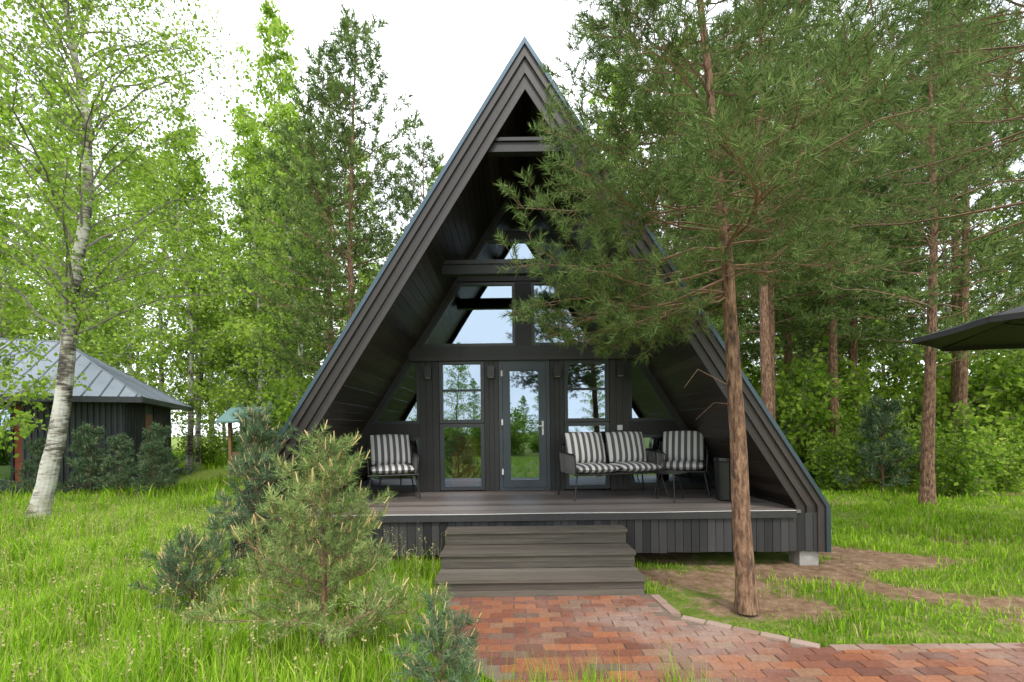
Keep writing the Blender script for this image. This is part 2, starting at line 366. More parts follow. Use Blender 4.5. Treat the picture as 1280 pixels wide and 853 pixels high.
for x,y,s in [(-4.5,-24,.62),(-1.5,-30,.5),(3,-26,.6),(6.5,-22,.55),(-7,-22,.7),(1,-24,.35),(-3,-22,.4)]:
    put(BB_[R.integers(3)],x,y,s,parent=forest)
S=[shrub('shrub',80,2.6,1.9,26,.12,F_shrub),shrub('shrub',81,1.5,1.6,22,.11,F_shrub)]
place(S[0],10.2,10.8,.8); place(S[1],8.3,12.0,.9)
und=empty('undergrowth')
for i in range(110):
    y=R.uniform(15.5,30); x=R.uniform(-1.1*y,1.25*y)
    if (-22<x<-9.5 and y<21) or (abs(x)<5 and y<16): continue
    put(S[R.integers(2)],x,y,.6+1.0*R.random(),parent=und)
for i in range(24):
    y=R.uniform(14,20); put(S[0],R.uniform(.35*y,1.25*y),y,1.1+.8*R.random(),parent=und)
for i in range(20):
    y=R.uniform(11,16); x=R.uniform(6.5+.15*y,1.25*y)
    put(S[R.integers(2)],x,y,.35+.5*R.random(),parent=und)
for i in range(30):
    a=R.uniform(1.4,4.9); r=R.uniform(12,18); put(S[R.integers(2)],r*math.sin(a),r*math.cos(a)-2,.8+.6*R.random(),parent=und)

# young pines
def sap(seed,x,y,h,w,fol,nb,lean=0,candle=True,N_=30,ln=.062,wd=.0046,step=.075,sub=.06,tuft=.085):
    o=pine('young_pine_tree',seed,[(0,0,0),(lean*.5,0,h*.5),(lean,0,h)],.014+.008*h,.06*h,lambda t:w*((1-t)**.8)*(.70+.55*math.sin(t*16)**2)+.05,lambda t:.2+.6*t,nb,fol,
           ntw=.6,N_=N_,ln=ln,wd=wd,tuft=tuft,candle=candle,step=step,sub=sub,bare=.2,sides=7)
    o.location=(x,y,0); return o
sap(101,-1.35,3.35,1.50,.68,F_young,44,.03)
sap(102,-2.68,5.0,1.78,.68,F_blue,42,-.05,wd=.006)
sap(103,-2.85,4.2,.55,.5,F_blue,22)
sap(104,-.42,2.72,.46,.20,F_blue,18)
sap(108,-1.9,4.05,.75,.42,F_young,20)
yb=sap(105,-11.6,13.0,1.75,.75,F_blue,34,N_=12,ln=.12,wd=.022,step=.15,sub=.12,tuft=.12)
for x,y,s in [(-10.7,12.9,.85),(-10.0,13.4,1.0),(-9.4,12.4,.75),(-12.3,12.3,.8),(8.9,11.4,1.2),(-7.2,14.5,.9),(-8.3,16,1.2),(-4.7,12.5,.9),(-5.6,13.3,.8)]:
    put(yb,x,y,s)

# ------------------------------------------------------------------ ground, path, grass
def vnoise(x,y,s,seed=0):
    rg=np.random.default_rng(seed+999); v=0
    for k in range(7):
        a=rg.random()*6.28; f=s*(.6+1.3*rg.random()); v=v+np.sin((x*math.cos(a)+y*math.sin(a))*f+rg.random()*6.28)
    return v/3.7
PW=[(-.66,4.55),(1.30,4.55),(1.36,4.0),(2.2,3.38),(30,3.38),(30,1.4),(1.9,1.9),(.95,2.7),(.0,2.85),(-.42,3.3)]
def inpoly(x,y,P):
    x=np.asarray(x);y=np.asarray(y);c=np.zeros(x.shape,bool);j=len(P)-1
    for i in range(len(P)):
        xi,yi=P[i];xj,yj=P[j]
        if yi!=yj: c^=((yi>y)!=(yj>y))&(x<(xj-xi)*(y-yi)/(yj-yi)+xi)
        j=i
    return c
def dirt(x,y):
    d=vnoise(x,y,2.2,1)*.8+vnoise(x,y,7,2)*.6
    right=1/(1+np.exp(-(x-1.2)*3))
    band=np.exp(-((y-5.2-.25*np.sin(x*1.7))/.55)**2)*.75*np.exp(-np.clip(x-4.0,0,9)**2/1.2)
    spot=.55*np.exp(-((x-2.6)/.9)**2-((y-4.3)/.35)**2)+.5*np.exp(-((x-4.6)/.8)**2-((y-4.2)/.3)**2)
    right2=right*(.22+band+spot)*np.where(x>6.0,np.exp(-(x-6.0)/2.0),1)
    left=np.exp(-((x+1.3)/1.0)**2-((y-5.0)/.4)**2)*.9
    return np.clip(d*.55+right2+left-.40-(x<-1)*.4,0,1.2)
def gz(x,y):
    h=.035*vnoise(x,y,.8,3)+.012*vnoise(x,y,4,4)
    nearp=inpoly(x,y,[(-1.1,5.7),(1.6,5.7),(1.6,4.2),(2.5,3.6),(31,3.6),(31,1.0),(1.7,1.6),(.7,2.4),(-.3,2.6),(-.75,3.2)])
    return np.where(nearp,-.03,h-.01)
n=420; u=np.linspace(-1,1,n); s=np.sinh(u*5.2)/np.sinh(5.2)*320
X,Y=np.meshgrid(s,s+5); gx=X.ravel();gy=Y.ravel()
mb=MB(); idx=np.arange(n*n).reshape(n,n)
F=np.stack([idx[:-1,:-1],idx[:-1,1:],idx[1:,1:],idx[1:,:-1]],-1).reshape(-1,4)
mb.add(np.stack([gx,gy,gz(gx,gy)],1),F)
def ground_mat():
    m,nt,o=mat('ground'); L=nt.links.new; p=N(nt,'ShaderNodeBsdfPrincipled'); p.inputs['Roughness'].default_value=.95; p.inputs['Specular IOR Level'].default_value=.15
    at=N(nt,'ShaderNodeAttribute',attribute_name='dirt'); no=N(nt,'ShaderNodeTexNoise'); no.inputs['Scale'].default_value=7; no.inputs['Detail'].default_value=10; no.inputs['Roughness'].default_value=.75
    g=coords(nt); L(g,no.inputs[0])
    n2=N(nt,'ShaderNodeTexNoise'); n2.inputs['Scale'].default_value=40; n2.inputs['Detail'].default_value=7; n2.inputs['Roughness'].default_value=.7; L(g,n2.inputs[0])
    soil=ramp(nt,no.outputs[0],[(.32,(.11,.065,.038)),(.5,(.26,.165,.10)),(.68,(.42,.30,.20))])
    gr=ramp(nt,no.outputs[0],[(.3,(.08,.13,.015)),(.7,(.20,.29,.04))])
    mm=N(nt,'ShaderNodeMath',operation='MULTIPLY_ADD'); L(no.outputs[0],mm.inputs[0]); mm.inputs[1].default_value=1.4; mm.inputs[2].default_value=-.70
    ad=N(nt,'ShaderNodeMath',operation='ADD',use_clamp=True); L(mm.outputs[0],ad.inputs[0]); L(at.outputs['Fac'],ad.inputs[1])
    fr=N(nt,'ShaderNodeMapRange'); L(ad.outputs[0],fr.inputs[0]); fr.inputs[1].default_value=.03; fr.inputs[2].default_value=.25
    mx=N(nt,'ShaderNodeMix',data_type='RGBA'); L(fr.outputs[0],mx.inputs[0]); L(gr,mx.inputs[6]); L(soil,mx.inputs[7])
    L(mx.outputs[2],p.inputs['Base Color'])
    b=N(nt,'ShaderNodeBump'); b.inputs['Strength'].default_value=.9; b.inputs['Distance'].default_value=.03; L(n2.outputs[0],b.inputs['Height']); L(b.outputs[0],p.inputs['Normal'])
    L(p.outputs[0],o.inputs[0]); return m
mb.build('ground',[ground_mat()],True,attr=('dirt',dirt(gx,gy)))

def paver_mat():
    m,nt,o=mat('brick_paving'); L=nt.links.new; p=N(nt,'ShaderNodeBsdfPrincipled')
    g=N(nt,'ShaderNodeNewGeometry'); co=coords(nt)
    no=N(nt,'ShaderNodeTexNoise'); no.inputs['Scale'].default_value=1.1; no.inputs['Detail'].default_value=6; no.inputs['Roughness'].default_value=.65; L(co,no.inputs[0])
    n2=N(nt,'ShaderNodeTexNoise'); n2.inputs['Scale'].default_value=45; n2.inputs['Detail'].default_value=6; L(co,n2.inputs[0])
    c=ramp(nt,g.outputs['Random Per Island'],[(0,(.15,.06,.04)),(.3,(.25,.085,.042)),(.55,(.36,.135,.055)),(.75,(.20,.075,.05)),(.9,(.29,.16,.09)),(1,(.13,.085,.065))])
    f=N(nt,'ShaderNodeMapRange'); L(no.outputs[0],f.inputs[0]); f.inputs[1].default_value=.42; f.inputs[2].default_value=.58; f.inputs[4].default_value=.62
    sx=N(nt,'ShaderNodeSeparateXYZ'); L(co,sx.inputs[0]); rr=N(nt,'ShaderNodeMapRange'); L(sx.outputs[0],rr.inputs[0]); rr.inputs[1].default_value=.0; rr.inputs[2].default_value=1.0; rr.inputs[3].default_value=.15; rr.inputs[4].default_value=1.2
    sy=N(nt,'ShaderNodeMapRange'); L(sx.outputs[1],sy.inputs[0]); sy.inputs[1].default_value=3.0; sy.inputs[2].default_value=3.6; sy.inputs[3].default_value=.3; sy.inputs[4].default_value=1
    q=N(nt,'ShaderNodeMath',operation='MULTIPLY'); L(rr.outputs[0],q.inputs[0]); L(sy.outputs[0],q.inputs[1])
    q2=N(nt,'ShaderNodeMath',operation='MULTIPLY',use_clamp=True); L(q.outputs[0],q2.inputs[0]); L(f.outputs[0],q2.inputs[1])
    mx=N(nt,'ShaderNodeMix',data_type='RGBA'); L(q2.outputs[0],mx.inputs[0]); L(c,mx.inputs[6]); mx.inputs[7].default_value=(.38,.295,.255,1)
    m2=N(nt,'ShaderNodeMix',data_type='RGBA',blend_type='MULTIPLY'); m2.inputs[0].default_value=.7; L(mx.outputs[2],m2.inputs[6])
    sp=ramp(nt,n2.outputs[0],[(.3,(.55,.53,.5)),(.7,(1,1,1))]); L(sp,m2.inputs[7]); L(m2.outputs[2],p.inputs['Base Color'])
    r=N(nt,'ShaderNodeMapRange'); L(no.outputs[0],r.inputs[0]); r.inputs[1].default_value=.35; r.inputs[2].default_value=.65; r.inputs[3].default_value=.8; r.inputs[4].default_value=.5; L(r.outputs[0],p.inputs['Roughness'])
    b=N(nt,'ShaderNodeBump'); b.inputs['Strength'].default_value=.4; b.inputs['Distance'].default_value=.006; L(n2.outputs[0],b.inputs['Height']); L(b.outputs[0],p.inputs['Normal'])
    L(p.outputs[0],o.inputs[0]); return m
M_pav=paver_mat(); M_joint=surf('sand_joint',(.12,.09,.065),(.20,.15,.11),.9,(1,1,1),20,.3,.1)
M_kerb=surf('kerb_stone',(.24,.15,.11),(.36,.26,.21),.8,(1,1,1),14,.4,.5)
path=empty('brick_path')
mb=MB(); zt=.018
mb.add([[p[0],p[1],zt-.008] for p in PW],[list(range(len(PW)))],1)
bw,bh,gap=.2,.1,.005
def brickquad(x0,x1,y0,y1):
    t=zt+R.normal()*.0014; e=.004; tx,ty=R.normal()*.0010,R.normal()*.0010
    a=[[x0,y0,zt-.012],[x1,y0,zt-.012],[x1,y1,zt-.012],[x0,y1,zt-.012],[x0+e,y0+e,t-tx-ty],[x1-e,y0+e,t+tx-ty],[x1-e,y1-e,t+tx+ty],[x0+e,y1-e,t-tx+ty]]
    mb.add(a,BF[1:],0)
y=1.4;row=0
while y<4.5:
    x=-2.6+(row%2)*bw/2
    while x<8.5:
        cx,cy=x+bw/2,y+bh/2
        if inpoly(np.array([cx-.09,cx+.09,cx]),np.array([cy,cy,cy]),PW).all(): brickquad(x+gap/2,x+bw-gap/2,y+gap/2,y+bh-gap/2)
        x+=bw
    y+=bh;row+=1
mb.build('pavers',[M_pav,M_joint],parent=path)
mb=MB()
def kerbrun(a,b,w=.09,l=.2,h=.022):
    a=np.array(a,float);b=np.array(b,float);d=b-a;T=np.linalg.norm(d);d/=T;nn=np.array([-d[1],d[0]])
    k=int(round(T/l)); l=T/k
    for i in range(k):
        p=a+d*(i*l+.003);q=a+d*((i+1)*l-.003); hh=h+R.normal()*.002
        c=[p-nn*w/2,q-nn*w/2,q+nn*w/2,p+nn*w/2]
        e=.005; c2=[p-nn*(w/2-e)+d*e,q-nn*(w/2-e)-d*e,q+nn*(w/2-e)-d*e,p+nn*(w/2-e)+d*e]
        mb.add([[*v,-.05] for v in c]+[[*v,hh] for v in c2],BF,0)
kerbrun((1.33,4.5),(1.38,4.03)); kerbrun((1.40,3.97),(2.2,3.40)); kerbrun((2.26,3.38),(9,3.38))
mb.build('kerb',[M_kerb],parent=path)

def grass():
    rng=np.random.default_rng(3)
    mb=MB()
    GP=[(-.66,4.55),(1.40,4.55),(1.44,4.02),(2.26,3.44),(30,3.44),(30,1.4),(1.9,1.9),(.95,2.7),(.0,2.85),(-.43,3.3)]
    def scatter(n,x0,x1,y0,y1,hs,ws,thr):
        x=rng.uniform(x0,x1,n);y=rng.uniform(y0,y1,n)
        k=~inpoly(x,y,GP)
        k&=~((np.abs(x-.2)<3.4)&(y>5.6)&(y<13.2)); k&=~((x>-.78)&(x<1.3)&(y>4.4)&(y<5.6))
        k&=~((x<-10.5)&(y>14)&(y<21))
        d=dirt(x,y)+rng.normal(size=len(x))*.12
        k&=(d<thr)
        x=x[k];y=y[k];m=len(x)
        hm=np.clip(.8+.55*vnoise(x,y,2.0,9)+.35*vnoise(x,y,7,19),.2,2.0)*np.where(x>1,.6,1.0)
        h=hs*hm*(.5+.8*rng.random(m)); a=rng.random(m)*6.28; ln=(.15+.75*rng.random(m)**2)*h
        w=ws*(.6+.8*rng.random(m)); z=gz(x,y)-.01
        B=np.stack([x,y,z],1); s=np.stack([np.cos(a+1.57+rng.normal(size=m)*.5),np.sin(a+1.57),0*a],1)*w[:,None]/2
        d=np.stack([np.cos(a)*ln,np.sin(a)*ln,0*a],1); up=np.array([0,0,1.])
        mid=B+d*.3+up*(h*.6)[:,None]; tip=B+d+up*(h*np.where(rng.random(m)<.2,.8,1))[:,None]
        V=np.stack([B-s,B+s,mid+s*.75,mid-s*.75,tip],1).reshape(-1,3)
        st=rng.random(m)<(.05+np.where(x>1,.16,.03)*np.clip(vnoise(x,y,1.3,33)+.3,0,2))
        for sel,mi in ((~st,0),(st,1)):
            if sel.sum()==0: continue
            Vs=V.reshape(m,5,3)[sel].reshape(-1,3); o2=np.arange(sel.sum())*5
            base=mb.n
            mb.add(Vs,np.stack([o2,o2+1,o2+2,o2+3],1),mi)
            mb.f.append((np.stack([o2+3,o2+2,o2+4],1)+base,mi))
    scatter(76000,-5.5,1.4,2.0,5.7,.20,.007,.42)
    scatter(80000,-12,-2.6,4.8,11,.22,.012,.42)
    scatter(60000,1.3,8.5,3.4,9.5,.12,.009,.20)
    scatter(40000,3.2,16,6,15,.20,.016,.34)
    scatter(50000,-24,30,10,24,.28,.03,.6)
    scatter(20000,-45,45,20,42,.45,.09,.9)
    scatter(9000,-14,14,-12,-.3,.22,.03,.6)
    for i in range(60):
        cx,cy=rng.uniform(-.6,1.2),rng.uniform(2.4,3.3); 
        if inpoly(np.array([cx]),np.array([cy]),GP)[0] and not (cy<2.95 and rng.random()<.4): continue
        m=34; x=cx+rng.normal(size=m)*.03; y=cy+rng.normal(size=m)*.03; a=rng.random(m)*6.28; h=rng.uniform(.12,.32,m)
        A=np.stack([x,y,np.full(m,.0)],1); s=np.stack([np.cos(a+1.6),np.sin(a+1.6),0*a],1)*.003; tip=A+np.stack([np.cos(a)*h*.4,np.sin(a)*h*.4,h],1)
        mb.add(np.stack([A-s,A+s,tip],1).reshape(-1,3),np.arange(3*m).reshape(-1,3),0)
    n=2600; x=rng.uniform(-9,-.75,n); y=rng.uniform(2.4,9,n); z=gz(x,y); a=rng.random(n)*6.28; h=.25+.28*rng.random(n)
    A=np.stack([x,y,z],1); Bq=A+np.stack([np.cos(a)*.06,np.sin(a)*.06,h],1)
    segs(mb,A,Bq,np.full(n,.0014),np.full(n,.001),3,1)
    P=np.repeat(Bq,7,0)+rng.normal(size=(n*7,3))*np.array([.008,.008,.025]); leaves(mb,P,.016,rng,1)
    return mb.build('grass',[F_grass,F_straw])
grass()
mb=MB(); rng=np.random.default_rng(17); n=7000
x=rng.uniform(-2,8,n); y=rng.uniform(3.4,8,n); k=(~inpoly(x,y,PW)|(rng.random(n)<.06))&~((np.abs(x-.2)<3.3)&(y>5.7)); x=x[k];y=y[k];n=len(x)
P=np.stack([x,y,np.maximum(gz(x,y),np.where(inpoly(x,y,PW),.02,-1))+.004],1); d=rng.normal(size=(n,3))*np.array([1,1,.1]); d=nrm(d)*rng.uniform(.015,.06,(n,1))
segs(mb,P,P+d,np.full(n,.0022),np.full(n,.001),3,0); mb.build('leaf_litter',[M_pbranch])

# ------------------------------------------------------------------ A-frame house
C=.2; YF=5.5; YW=7.5; YB=13.0; ZA=6.13; SL=1.58; HB=3.45; ZE=.68
TI=.285
house=empty('a_frame_house',(C,9,0))
def hx(z,t=TI): return (ZA-z)/SL-t
def band(mb,t0,t1,y0,y1,m,zb=.15):
    for s in (-1,1):
        A=(C,ZA-SL*t0);B=(C+s*(HB-t0),ZE);E=(C+s*(HB-t1),ZE);Fp=(C,ZA-SL*t1)
        prism_xz(mb,[A,B,E,Fp],y0,y1,m)
        prism_xz(mb,[B,(B[0],zb),(E[0],zb),E],y0,y1,m)
mb=MB()
band(mb,0,.05,YF-.06,YB,0)
mb.build('roof_metal',[M_flash],parent=house)
mb=MB()
band(mb,.05,.13,YF-.035,YF-.005,0); band(mb,.05,.24,YF-.003,YF+.02,0); band(mb,.05,.352,YF+.022,YF+.05,0)
band(mb,.31,.365,YF-.012,YF+.02,0)
mb.build('fascia_boards',[M_fascia],parent=house)
mb=MB(); band(mb,.052,TI-.027,YF+.052,YB-.02,0); mb.build('roof_slab',[M_black],parent=house)
mb=MB(); ang=math.atan(SL); Ls=(ZA-SL*(TI-.02)-.62)/math.sin(ang)
for s in (-1,1):
    k=int(Ls/.118)
    for i in range(k):
        u0=i*.118+.03; u1=u0+.112
        def pt(u,t): return (C+s*(u*math.cos(ang)) , ZA-SL*t-u*math.sin(ang))
        dd=R.normal()*.0012
        prism_xz(mb,[pt(u0,TI-.025),pt(u1,TI-.025),pt(u1,TI+dd),pt(u0,TI+dd)],YF+.052,YW+.02,0)
mb.build('soffit_planks',[M_soffit],parent=house)
mb=MB(); band(mb,TI-.025,TI,YW+.12,YB-.03,0,.6)
box(mb,C-3.0,C+3.0,YB-.1,YB-.03,.6,1.2); prism_xz(mb,[(C-3.28,.60),(C+3.28,.60),(C+.01,5.78),(C-.01,5.78)],YB-.16,YB-.11,0)
box(mb,C-3.05,C+3.05,YW+.1,YB-.17,.55,.63)
prism_xz(mb,[(C-hx(2.74)+.01,2.74),(C+hx(2.74)-.01,2.74),(C+hx(2.9)-.01,2.9),(C-hx(2.9)+.01,2.9)],9.2,YB-.17,0)
mb.build('interior_lining',[M_int],parent=house)
mb=MB(); 
for (x0,x1,y0,z) in [(-2.45,-1.5,7.75,.63),(-1.2,-.75,7.8,.63)]:
    box(mb,C+x0,C+x1,y0,y0+.7,z,z+.42); box(mb,C+x0,C+x1,y0+.55,y0+.7,z+.42,z+.85); box(mb,C+x0,C+x0+.12,y0,y0+.55,z+.42,z+.6)
mb.build('indoor_sofa',[M_orange],parent=house)
mb=MB(); y=YF-.04; 
while y<YW:
    box(mb,C-3.12,C+3.12,y,y+.134,.605+R.normal()*.0008,.64+R.normal()*.0008); y+=.139
mb.build('deck_boards',[M_deck],parent=house)
mb=MB(); box(mb,C-3.06,C+3.06,YF-.06,YF-.043,.555,.637,0)
x=C-3.40
while x<C+3.38:
    box(mb,x,x+.088,YF+.0+R.normal()*.0015-.02,YF-.002,.16+R.normal()*.003,.60,0); x+=.094
box(mb,C-3.4,C+3.4,YF+.0,YF+.04,.3,.6,0)
mb.build('skirt_boards',[M_skirt],parent=house)
mb=MB()
for px in (-3.2,-1.6,1.6,3.25):
    for py in (YF+.12,7.6,10,12.6):
        if abs(px)<2 and py<7: continue
        box(mb,C+px-.11,C+px+.11,py-.09,py+.13,-.1,.17,0)
mb.build('foundation_blocks',[M_conc],parent=house)
mb=MB(); box(mb,C-3.3,C+3.3,YF+.25,YB-.05,.17,.3,0)
for s in(-1,1): box(mb,C+s*3.36-.02,C+s*3.36+.02,YF+.06,YB-.05,.15,.62,0)
mb.build('floor_frame',[M_black],parent=house)
mb=MB(); SX0,SX1=-.75,1.25
for i,(zt_,yf) in enumerate([(.185,4.5),(.345,4.85),(.5,5.2)]):
    for j in range(3):
        y0=yf-.02+j*.122
        y1=YF-.064 if y0+.118>YF-.065 else y0+.118
        box(mb,SX0,SX1,y0,y1,zt_-.032,zt_+R.normal()*.001)
    zb=.005 if i==0 else [.185,.345][i-1]+.002
    h=(zt_-.034-zb)
    box(mb,SX0+.01,SX1-.01,yf+.004,yf+.03,zb,zb+h*.49); box(mb,SX0+.01,SX1-.01,yf+.001,yf+.027,zb+h*.51,zb+h-.002)
    for sx in (SX0+.012,SX1-.04): box(mb,sx,sx+.028,yf+.032,YF-.07,.01 if i==0 else zb,zt_-.034)
mb.build('front_steps',[M_step],parent=house)
mb=MB(); MG=.09
band(mb,TI+.003,TI+.13,YW+.004,YW+.10,0,.64)
prism_xz(mb,[(C-hx(5.2),5.2),(C+hx(5.2),5.2),(C+.02,5.66),(C-.02,5.66)],YW+.02,YW+.09)
for z0,z1,yy in [(.64,.70,0),(1.50,1.72,.006),(4.62,4.75,.006)]:
    w=hx((z0+z1)/2)-.02
    if z0>4: box(mb,C-w,C+w,YW+yy,YW+.095,z0,z1)
    else:
        for s in(-1,1):
            a,b=sorted((C+s*1.66,C+s*w)); box(mb,a,b,YW+yy,YW+.095,z0,z1)
for s in(-1,1):
    for a_,b_ in ((.405,.63),(1.345,1.655)):
        a,b=sorted((C+s*a_,C+s*b_))
        k=3; w=(b-a)/k
        for i in range(k): box(mb,a+i*w+.002,a+(i+1)*w-.002,YW-.03,YW+.09,.642,2.71)
w=hx(2.82); box(mb,C-w,C+w,YW-.06,YW+.1,2.712,2.93)
box(mb,C-w+.04,C+w-.04,YW-.075,YW-.062,2.70,2.76)
box(mb,C-.13,C+.13,YW-.02,YW+.09,2.932,3.95)
w=hx(4.05); box(mb,C-w,C+w,YW-.04,YW+.1,3.952,4.18)
w=hx(3.86); box(mb,C-w,C+w,6.55,6.67,3.77,3.95); box(mb,C-w+.03,C+w-.03,6.53,6.548,3.90,3.955)
w=hx(4.95)-.02; box(mb,C-w,C+w,YF+.06,YF+.16,4.87,5.0); box(mb,C-w+.07,C+w-.07,YF+.035,YF+.058,4.985,5.025)
mb.build('terrace_wall',[M_black],parent=house)
frames=MB(); gl=MB()
def polywin(pts,bw=.055,y=YW+.0,fm=0,depth=.07):
    n=len(pts); pts=np.array(pts,float)
    area=sum(pts[i][0]*pts[(i+1)%n][1]-pts[(i+1)%n][0]*pts[i][1] for i in range(n))
    if area<0: pts=pts[::-1]
    ins=[]
    for i in range(n):
        a,b,c_=pts[i-1],pts[i],pts[(i+1)%n]
        d1=(b-a)/np.linalg.norm(b-a);d2=(c_-b)/np.linalg.norm(c_-b); n1=np.array([-d1[1],d1[0]]);n2=np.array([-d2[1],d2[0]])
        k=(n1+n2)/(1+n1@n2); ins.append(b+k*bw)
    for i in range(n):
        j=(i+1)%n
        prism_xz(frames,[pts[i],pts[j],ins[j],ins[i]],y,y+depth,fm)
    gl.add([[p[0],y+depth*.55,p[1]] for p in ins],[list(range(n))],0)
for s in(-1,1):
    q=lambda L:[(C+s*a,b) for a,b in L]
    polywin(q([(.635,.66),(1.34,.66),(1.34,1.71),(.635,1.71)]),.06,YW-.02)
    polywin(q([(.635,1.72),(1.34,1.72),(1.34,2.705),(.635,2.705)]),.055,YW-.02)
    a,b=sorted((C+s*.69,C+s*1.285)); box(frames,a,b,YW-.01,YW+.03,2.22,2.255,0)
    polywin(q([(1.66,.702),(hx(.702)-MG,.702),(hx(1.5)-MG,1.498),(1.66,1.498)]),.045,YW+.0)
    polywin(q([(1.66,1.722),(hx(1.722)-MG,1.722),(hx(2.71)-MG,2.708),(1.66,2.708)]),.045,YW+.0)
    polywin(q([(.132,2.935),(hx(2.935)-MG,2.935),(hx(3.95)-MG,3.948),(.132,3.948)]),.045,YW+.0)
polywin([(C-hx(4.185)+MG,4.185),(C+hx(4.185)-MG,4.185),(C+hx(4.615)-MG,4.615),(C-hx(4.615)+MG,4.615)],.035,YW+.0)
polywin([(C-hx(4.755)+MG,4.755),(C+hx(4.755)-MG,4.755),(C+hx(5.19)-MG,5.195),(C-hx(5.19)+MG,5.195)],.03,YW+.0)
polywin([(C-.40,.645),(C+.40,.645),(C+.40,2.708),(C-.40,2.708)],.055,YW-.025,1,.08)
gl.f.pop(); v=gl.v.pop(); gl.n-=len(v)
polywin([(C-.34,.70),(C+.34,.70),(C+.34,2.65),(C-.34,2.65)],.115,YW-.04,1,.07)
mb2=MB(); tube(mb2,[[C+.285,YW-.045,1.66],[C+.285,YW-.10,1.66],[C+.19,YW-.105,1.655]],.009,8,0,True); box(mb2,C+.27,C+.30,YW-.052,YW-.041,1.52,1.74,0)
tube(mb2,[[C+.285,YW-.05,1.56],[C+.285,YW-.06,1.56]],.012,10,0,True)
for z in(.9,1.68,2.45): box(mb2,C-.365,C-.34,YW-.055,YW-.026,z,z+.09,0)
mb2.build('door_handle',[M_white],parent=house)
frames.build('window_and_door_frames',[M_frame,M_doorf],parent=house); gl.build('window_glass',[M_glass],parent=house)
mb=MB()
for dx in (-1.5,-.52,.52,1.5):
    box(mb,C+dx-.055,C+dx+.055,YW-.15,YW-.045,2.43,2.60,0); box(mb,C+dx-.04,C+dx+.04,YW-.045,YW-.031,2.41,2.62,0)
    box(mb,C+dx-.04,C+dx+.04,YW-.135,YW-.06,2.424,2.429,1)
mb.build('wall_lamps',[M_bmetal,M_white],parent=house)
mb=MB(); box(mb,C+1.46,C+1.54,YW-.045,YW-.031,1.58,1.66,0)
xs=np.linspace(C-3.05,C+3.05,80); tube(mb,np.stack([xs,np.full(80,YF-.062),.638+.002*np.sin(xs*3)],1),.0035,6,0)
mb.build('light_cable',[M_white],parent=house)

# ------------------------------------------------------------------ furniture
def cushion(name,w,d,h,parent,loc,rot,p=5.):
    n=26; u=np.linspace(-1,1,n); mb=MB()
    U,V=np.meshgrid(u,u)
    prof=(1-np.abs(U)**p)**.5*(1-np.abs(V)**p)**.5
    wr=1+.03*np.sin(U*9+V*4)
    for s in(1,-1):
        Z=s*h/2*prof*wr*(.75+.25*(1-U**2)*(1-V**2))
        P=np.stack([U*w/2*(1-.05*V**2),V*d/2*(1-.05*U**2),Z],-1).reshape(-1,3)
        idx=np.arange(n*n).reshape(n,n); f=np.stack([idx[:-1,:-1],idx[:-1,1:],idx[1:,1:],idx[1:,:-1]],-1).reshape(-1,4)
        mb.add(P,f if s>0 else f[:,::-1])
    o=mb.build(name,[M_stripe],True); o.parent=parent; o.location=loc; o.rotation_euler=rot; return o
def seat(name,x,y,rotz,w,ncush):
    e=empty(name,(x,y,.643)); e.rotation_euler=(0,0,rotz); d=.66; zs=.34
    mb=MB(); r=.011
    hw=w/2
    for sx in(-1,1):
        for sy in(-1,1):
            tube(mb,[[sx*(hw-.05),sy*(d/2-.06),zs],[sx*(hw+.02),sy*(d/2+.02),0]],r,8,0,True)
        tube(mb,[[sx*(hw-.02),-d/2+.02,zs],[sx*hw,-d/2+.0,zs+.24],[sx*hw,-d/2+.06,zs+.27],[sx*hw,d/2-.06,zs+.29],[sx*(hw-.01),d/2,zs+.40]],r,8,0)
        tube(mb,[[sx*(hw-.03),-d/2,zs],[sx*(hw-.03),d/2,zs]],r,8,0)
    tube(mb,[[-hw+.0,-d/2,zs],[hw,-d/2,zs]],r,8,0); tube(mb,[[-hw,d/2,zs],[hw,d/2,zs]],r,8,0)
    tube(mb,[[-hw+.01,d/2,zs+.40],[0,d/2+.03,zs+.43],[hw-.01,d/2,zs+.40]],r,8,0)
    o=mb.build('metal_frame',[M_bmetal],True); o.parent=e
    mb=MB(); A=[];B=[]
    for sx in(-1,1):
        for k in range(16):
            yy=-d/2+.04+k*(d-.06)/15; A.append([sx*(hw-.025),yy,zs]);B.append([sx*hw,yy+.01,zs+.265+.02*k/15])
    k=int(w/.04)
    for i in range(k): xx=-hw+.02+i*(w-.04)/(k-1); A.append([xx,d/2,zs]);B.append([xx,d/2+.015,zs+.41])
    for i in range(k): xx=-hw+.02+i*(w-.04)/(k-1); A.append([xx,-d/2,zs]);B.append([xx,d/2,zs])
    n_=len(A); segs(mb,A,B,np.full(n_,.007),np.full(n_,.007),6,0)
    o=mb.build('rope_weave',[M_rope],True); o.parent=e
    cw=(w-.06)/ncush
    for i in range(ncush):
        cx_=-(w-.06)/2+cw*(i+.5)
        cushion('seat_cushion',cw-.01,d-.02,.14,e,(cx_,-.03,zs+.07),(0,0,0))
        cushion('back_cushion',cw-.04,.48,.18,e,(cx_,d/2-.15,zs+.35),(math.radians(70),0,R.normal()*.07))
    return e
seat('armchair',-1.78,6.98,.32,.70,1)
seat('loveseat',1.42,6.80,.22,1.34,2)
seat('armchair',2.52,7.02,-.40,.70,1)
mb=MB(); tb=empty('side_table',(2.12,6.32,.643))
tube(mb,[[0,0,.36],[0,0,.375]],.20,28,0,True)
for k in range(3): an=k*2.09+.4; tube(mb,[[.12*math.cos(an),.12*math.sin(an),.36],[.2*math.cos(an),.2*math.sin(an),0]],.008,8,0,True)
o=mb.build('table_body',[M_bmetal]); o.parent=tb
bn=empty('trash_bin',(2.80,6.25,.643)); mb=MB()
